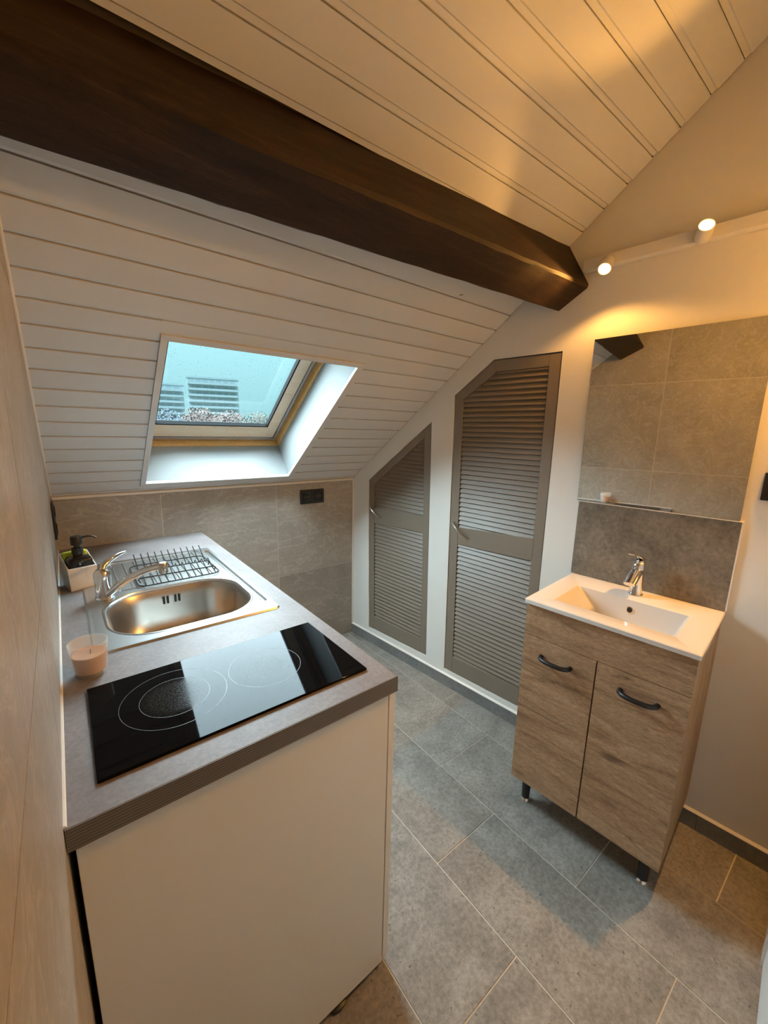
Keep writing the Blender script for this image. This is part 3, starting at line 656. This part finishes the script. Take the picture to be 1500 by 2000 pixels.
# ---- sockets
def plate(name, fn, w, h, n, vertical, label, parts=True):
    """fn(a,b,d): a across, b up, d out of the wall; a frame with n inserts"""
    o = thing(name, fn(0, 0, 0), label, 'socket')
    MB().box(-w/2, w/2, -h/2, h/2, .0005, .009, fn).build('cover_frame', M['black_plastic'], o, bevel=.002)
    for k in range(n):
        off = (k-(n-1)/2)*(h/n if vertical else w/n); a0, b0_ = (0, off) if vertical else (off, 0)
        f2 = lambda a, b_, d, a0=a0, b0_=b0_: fn(a+a0, b_+b0_, d)
        ins = MB().box(-.026, .026, -.026, .026, .009, .0105, f2).build('insert', M['black_gloss'], o, bevel=.001)
        seg = 24; ring = [[f2(r*math.cos(2*math.pi*q/seg), r*math.sin(2*math.pi*q/seg), d) for q in range(seg)] for r, d in ((.0215, .0105), (.0215, .0122), (.0195, .0122), (.0195, .0108), (.0005, .0108))]
        MB().loft(ring, True).build('socket_well', M['black_matt'], ins, True)
        for dx in (-.0095, .0095):
            MB().loft([[f2(dx+.0024*math.cos(q), .0024*math.sin(q), d) for q in [2*math.pi*j/8 for j in range(8)]] for d in (.0108, .0112)]).build('pin_hole', M['satin'], ins)
    return o
plate('wall_socket', lambda a, b_, d: Vector((1.264+a, -d, 1.017+b_)), .165, .089, 2, False, 'black double wall socket on the tiled knee wall')
plate('wall_socket', lambda a, b_, d: Vector((XL+d, -.115+a, 1.035+b_)), .082, .150, 2, True, 'black wall socket on the left wall above the soap bottle')
sw = thing('light_switch', RW(0, 2.055, 1.284), 'black light switch at the right edge beside the mirror', 'light switch')
MB().box(.0005, .009, 2.012, 2.096, 1.240, 1.326, RW).build('cover_frame', M['black_plastic'], sw, bevel=.002)
MB().box(.009, .0125, 2.026, 2.082, 1.254, 1.312, RW).build('rocker', M['black_plastic'], sw, bevel=.0015)

# ---- vanity unit
V1, V0, VD, ZV = 1.477, 1.985, .416, .855
van = thing('vanity_cabinet', RW(.2, 1.731, 0), 'oak-look vanity cabinet with two doors on short black legs', 'vanity cabinet')
b1, b0_ = V1+.006, V0-.006
ZB, ZT = .117, ZV-.0185
mb = MB()
mb.box(.003, .384, b1, b1+.016, ZB, ZT, RW); mb.build('side_panel', M['oak_side'], van)
mb = MB(); mb.box(.003, .384, b0_-.016, b0_, ZB, ZT, RW); mb.build('side_panel', M['oak_side'], van, bevel=.0006)
mb = MB(); mb.box(.003, .384, b1+.0165, b0_-.0165, ZB, ZB+.016, RW); mb.build('bottom_panel', M['oak_side'], van)
mb = MB(); mb.box(.003, .012, b1+.0165, b0_-.0165, ZB+.0165, ZT, RW); mb.build('back_panel', M['oak_side'], van)
MB().box(.386, .4035, b1, b0_, .7185, ZT-.0005, RW).build('fascia', M['oak'], van, bevel=.0008)
for s0, s1, h0, h1 in ((b1, 1.7295, 1.552, 1.654), (1.7335, b0_, 1.806, 1.906)):
    dr = MB().box(.386, .4035, s0, s1, ZB, .7165, RW).build('door', M['oak'], van, bevel=.0008)
    pts = [RW(.402, h0, .655), RW(.418, h0+.002, .655), RW(.428, h0+.012, .655)]+[RW(.431+.003*math.sin(math.pi*k/6), h0+.012+(h1-h0-.024)*k/6, .655) for k in range(1, 6)]+[RW(.428, h1-.012, .655), RW(.418, h1-.002, .655), RW(.402, h1, .655)]
    MB().tube(pts, .0078, 10).build('handle', M['black_plastic'], dr, True)
for n_, s_ in ((.355, 1.527), (.355, 1.935), (.05, 1.527), (.05, 1.935)):
    lg = MB().lathe([(.022, .117), (.022, .108), (.0165, .104), (.0150, .016), (.001, .016)], RW(n_, s_, 0), seg=20).build('leg', M['black_plastic'], van, True)
    MB().lathe([(.001, .0155), (.012, .0155), (.0135, .011), (.018, .006), (.0185, .0005), (.001, .0005)], RW(n_, s_, 0), seg=20).build('levelling_foot', M['chrome'], lg, True)
basin = thing('washbasin', RW(.2, 1.731, ZV-.018), 'white ceramic washbasin top with rectangular bowl on the oak vanity', 'washbasin')
i0, i1, j1, j0 = .135, .342, 1.556, 1.909
def rings_bas():
    R = []
    def rr(n0, n1, s0, s1, z, r): return [RW(a, b_, z) for a, b_ in rrect(n0, n1, s0, s1, r, 4)]
    R.append(rr(.006, VD-.004, V1+.004, V0-.004, ZV-.018, .004))
    R.append(rr(.004, VD, V1, V0, ZV-.016, .005)); R.append(rr(.004, VD, V1, V0, ZV-.003, .005)); R.append(rr(.006, VD-.003, V1+.003, V0-.003, ZV, .005))
    R.append(rr(i0-.004, i1+.004, j1-.006, j0+.004, ZV-.0006, .008)); R.append(rr(i0, i1, j1, j0, ZV-.003, .006))
    R.append(rr(i0+.0005, i1-.008, j1+.026, j0-.010, ZV-.030, .008)); R.append(rr(i0+.002, i1-.020, j1+.062, j0-.022, ZV-.075, .010))
    R.append(rr(i0+.006, i1-.034, j1+.088, j0-.036, ZV-.112, .014)); R.append(rr(i0+.036, i1-.045, j1+.115, j0-.06, ZV-.124, .02)); R.append(rr(i0+.07, i1-.08, j1+.15, j0-.12, ZV-.127, .02))
    return R
mb = MB(); rb_ = rings_bas(); mb.loft(rb_, False); n_ = len(rb_[0]); mb.f.append(tuple((len(rb_)-1)*n_+q for q in range(n_))); mb.build('basin', M['ceramic'], basin, True, fixn=True)
ov = RW(i0+.0012, 1.737, ZV-.040); nx_ = (RW(1, 0, 0)-RW(0, 0, 0)).normalized()+Vector((0, 0, .04))
MB().lathe([(.0125, -.002), (.0125, .0022), (.0105, .003), (.0088, .0015), (.0088, -.001)], ov, axis=nx_, seg=24).build('overflow_ring', M['chrome'], basin, True)
MB().lathe([(.0087, 0), (.0087, .0017), (.001, .0017)], ov, axis=nx_, seg=20).build('overflow_hole', M['black_matt'], basin)
MB().lathe([(.021, 0), (.021, .002), (.015, .004), (.001, .004)], RW((i0+i1)/2-.004, 1.742, ZV-.1275), seg=24).build('drain', M['chrome'], basin, True)
# basin tap
bt = thing('basin_mixer_tap', RW(.070, 1.732, ZV), 'short chrome basin mixer tap behind the washbasin bowl', 'tap')
def oval(n, s, z, rn, rs, tilt=0, k=18): return [RW(n+rn*math.cos(2*math.pi*q/k), s+rs*math.sin(2*math.pi*q/k), z+tilt*math.cos(2*math.pi*q/k)) for q in range(k)]
MB().loft([oval(.070, 1.732, ZV+0.0006, .0245, .0245), oval(.070, 1.732, ZV+0.0049, .0245, .0245), oval(.070, 1.732, ZV+0.0085, .022, .021), oval(.074, 1.732, ZV+0.0732, .0225, .0205), oval(.078, 1.732, ZV+0.1037, .023, .021, .008), oval(.076, 1.732, ZV+0.1281, .020, .019, -.004), oval(.076, 1.732, ZV+0.1330, .012, .012, -.003)]).build('body', M['chrome'], bt, True)
def slabring(n, s, z, hw_, hh, k=14): return [RW(n, s+hw_*math.cos(2*math.pi*q/k), z+hh*math.sin(2*math.pi*q/k)) for q in range(k)]
MB().loft([slabring(.075, 1.732, ZV+0.0952, .020, .016), slabring(.105, 1.732, ZV+0.0903, .0205, .0125), slabring(.140, 1.732, ZV+0.0756, .020, .009), slabring(.168, 1.732, ZV+0.0634, .0185, .0065)]).build('spout', M['chrome'], bt, True)
MB().loft([slabring(.060, 1.732, ZV+0.1366, .014, .006), slabring(.075, 1.732, ZV+0.1415, .019, .008), slabring(.105, 1.730, ZV+0.1525, .0175, .0055), slabring(.140, 1.727, ZV+0.1647, .015, .0035), slabring(.163, 1.725, ZV+0.1696, .012, .0025)]).build('lever', M['chrome'], bt, True)
# splash panel and mirror
spl = thing('splashback_panel', RW(.005, 1.728, ZV), 'dark concrete-look splashback panel between basin and mirror', 'splashback')
MB().box(.0005, .0095, 1.473, 1.982, ZV+.0015, 1.1625, RW).build('panel', M['splash'], spl)
MB().box(.0005, .0105, 1.9822, 1.9862, ZV+.0015, 1.1625, RW).build('edge_trim', M['caulk'], spl)
MB().box(.0005, .0115, 1.473, 1.9862, 1.1627, 1.1652, RW).build('edge_trim', M['caulk'], spl)
mir = thing('wall_mirror', RW(.005, 1.72, 1.166), 'frameless rectangular mirror above the washbasin', 'mirror')
TLT = math.tan(math.radians(.9))
def MR(n, s, z): return RW(n+(z-1.166)*TLT, s, z)
MB().box(.0065, .0105, 1.4655, 1.9765, 1.1665, 1.785, MR).build('mirror_glass', M['mirror'], mir)
MB().box(.0012, .0063, 1.469, 1.973, 1.170, 1.781, MR).build('backing', M['dark_void'], mir)

# ---- spotlight rail with adjustable heads
rail = thing('spotlight_rail', RW(.017, 1.8, 2.034), 'white spotlight rail with glowing warm lamps above the mirror', 'lamp')
MB().box(.0005, .035, 1.398, S_NEAR-.02, 2.034, 2.072, RW).build('rail', M['lamp_white'], rail, bevel=.0015)
def head(s, pos_n, z, axis_nsz, power, cone, blend):
    c = RW(pos_n, s, z); ax = (RW(*axis_nsz)-RW(0, 0, 0)).normalized()
    h = MB().lathe([(.001, -.030), (.020, -.030), (.0225, -.026), (.0225, .022), (.0205, .022), (.0205, .017), (.001, .017)], c, axis=ax, seg=28).build('lamp_head', M['lamp_white'], rail, True)
    MB().lathe([(.0202, .0172), (.0202, .0195), (.001, .0195)], c, axis=ax, seg=28).build('lamp_glass', M['lamp_glow'], h)
    MB().tube([RW(.030, s, 2.050), c-ax*.01], .007, 8).build('pivot', M['lamp_white'], h, True)
    l = bpy.data.lights.new('spot_lamp', 'SPOT'); l.energy = power; l.color = LAMP_COL; l.spot_size = math.radians(cone); l.spot_blend = blend; l.shadow_soft_size = .018
    lo = bpy.data.objects.new('spot_lamp', l); COL.objects.link(lo); lo.location = c+ax*.045
    lo.rotation_euler = (-ax).to_track_quat('Z', 'Y').to_euler()
head(1.487, .054, 2.026, (.95, .14, -1.0), 8.5, 160, .15)
head(1.768, .058, 2.052, (1.0, .35, .42), 10, 100, .3)
head(2.10, .055, 2.026, (1.05, .05, -1.0), 60, 134, .45)

# ================================================================== OUTSIDE
M['ground'] = mottled('ground', [(.3, (.05, .07, .05)), (.7, (.09, .10, .08))], .08, .9, rand=False)
mb = MB(); mb.box(-200, 500, 12, 700, -12.5, -12)
tag(mb.build('ground', M['ground']), 'distant ground outside the roof window', kind='structure')
M['facade'] = plain('facade', (.24, .30, .32), .8); M['facade_glass'] = plain('facade_glass', (.165, .225, .25), .6); M['balcony'] = plain('balcony', (.17, .22, .24), .8)  # rain haze mixed into these tones: bluish tint, little contrast
def tower(az0, az1, dist, el_top, floors_h, label, nwin):
    a0, a1 = math.radians(az0), math.radians(az1)
    p0 = Vector((CAM.x+dist*math.sin(a0), CAM.y+dist*math.cos(a0))); p1 = Vector((CAM.x+dist*math.sin(a1), CAM.y+dist*math.cos(a1)))
    ex = (p1-p0); wd = ex.length; ex.normalize(); ey = Vector((-ex.y, ex.x)); zt_ = CAM.z+dist*math.tan(math.radians(el_top))
    f = lambda a, b_, z: Vector((p0.x+ex.x*a+ey.x*b_, p0.y+ex.y*a+ey.y*b_, z))
    t = thing('apartment_tower', f(wd/2, 7, -12), label, 'building', 'apartment blocks outside the roof window')
    MB().box(0, wd, 0, 14, -12, zt_, f).build('wall', M['facade'], t)
    MB().box(-.3, wd+.3, -.3, 14.3, zt_, zt_+.9, f).build('roof_edge', M['facade_glass'], t)
    z = zt_-floors_h; k = 0
    while z > 2 and k < 9:
        MB().box(.4, wd-.4, -1.3, -.0, z-.15, z+.05, f).build('balcony_slab', M['balcony'], t)
        MB().box(.4, wd-.4, -1.3, -1.2, z+.05, z+.95, f).build('balcony_front', M['balcony'], t)
        for q in range(nwin):
            a = .8+(wd-1.6)*q/nwin; MB().box(a, a+(wd-1.6)/nwin*.72, -.08, -.01, z+.1, z+floors_h-.55, f).build('window', M['facade_glass'], t)
        z -= floors_h; k += 1
tower(13.3, 19.3, 230, 6.0, 2.85, 'tall haze-tinted apartment block seen through the wet roof window', 7)
tower(6.5, 12.9, 238, 5.0, 2.85, 'lower haze-tinted apartment block left of the tall one, through the roof window', 7)
def tree(az, dist, el_top, rad, cols, label):
    a = math.radians(az); x = CAM.x+dist*math.sin(a); y = CAM.y+dist*math.cos(a); ztop = CAM.z+dist*math.tan(math.radians(el_top)); zc_ = ztop-rad*.9
    t = thing('tree', (x, y, -12), label, 'tree', 'autumn trees outside the roof window')
    MB().tube([(x, y, -12), (x+.2, y, zc_-rad*.3), (x, y+.2, zc_+rad*.2)], [.35, .25, .1], 8).build('trunk', M['tree_bark'], t, True)
    mb = MB(); N = 1500
    for k in range(N):
        d = Vector((random.gauss(0, 1), random.gauss(0, 1), random.gauss(0, 1))).normalized()*rad*(random.random()**.35)*random.uniform(.8, 1.05); d.z *= .85
        c = Vector((x, y, zc_))+d; e1 = Vector((random.gauss(0, 1), random.gauss(0, 1), random.gauss(0, 1))).normalized()*rad*.055; e2 = e1.orthogonal().normalized()*rad*.04
        mb.add([c-e1, c+e2, c+e1, c-e2], [(0, 1, 2, 3)])
    mb.build('crown', M[cols], t, fixn=False)
M['tree_bark'] = plain('tree_bark', (.08, .06, .045), .9)
for nm, st in (('leaf_rust', [(.3, (.045, .018, .012)), (.7, (.075, .036, .026))]), ('leaf_olive', [(.3, (.022, .021, .012)), (.7, (.045, .038, .022))]), ('leaf_blue', [(.3, (.016, .023, .035)), (.7, (.03, .042, .06))])):
    M[nm] = mottled(nm, st, 2.5, .8, rand=False)
tree(10.2, 62, 2.6, 3.2, 'leaf_blue', 'blue-grey tree at the left edge of the roof window view')
tree(14.6, 58, 2.8, 2.6, 'leaf_rust', 'rust-coloured tree left of centre in the roof window view')
tree(18.0, 64, 2.5, 3.0, 'leaf_rust', 'rust-brown tree in front of the tall apartment block')
tree(21.6, 60, 2.5, 2.4, 'leaf_olive', 'olive tree at the right in the roof window view')
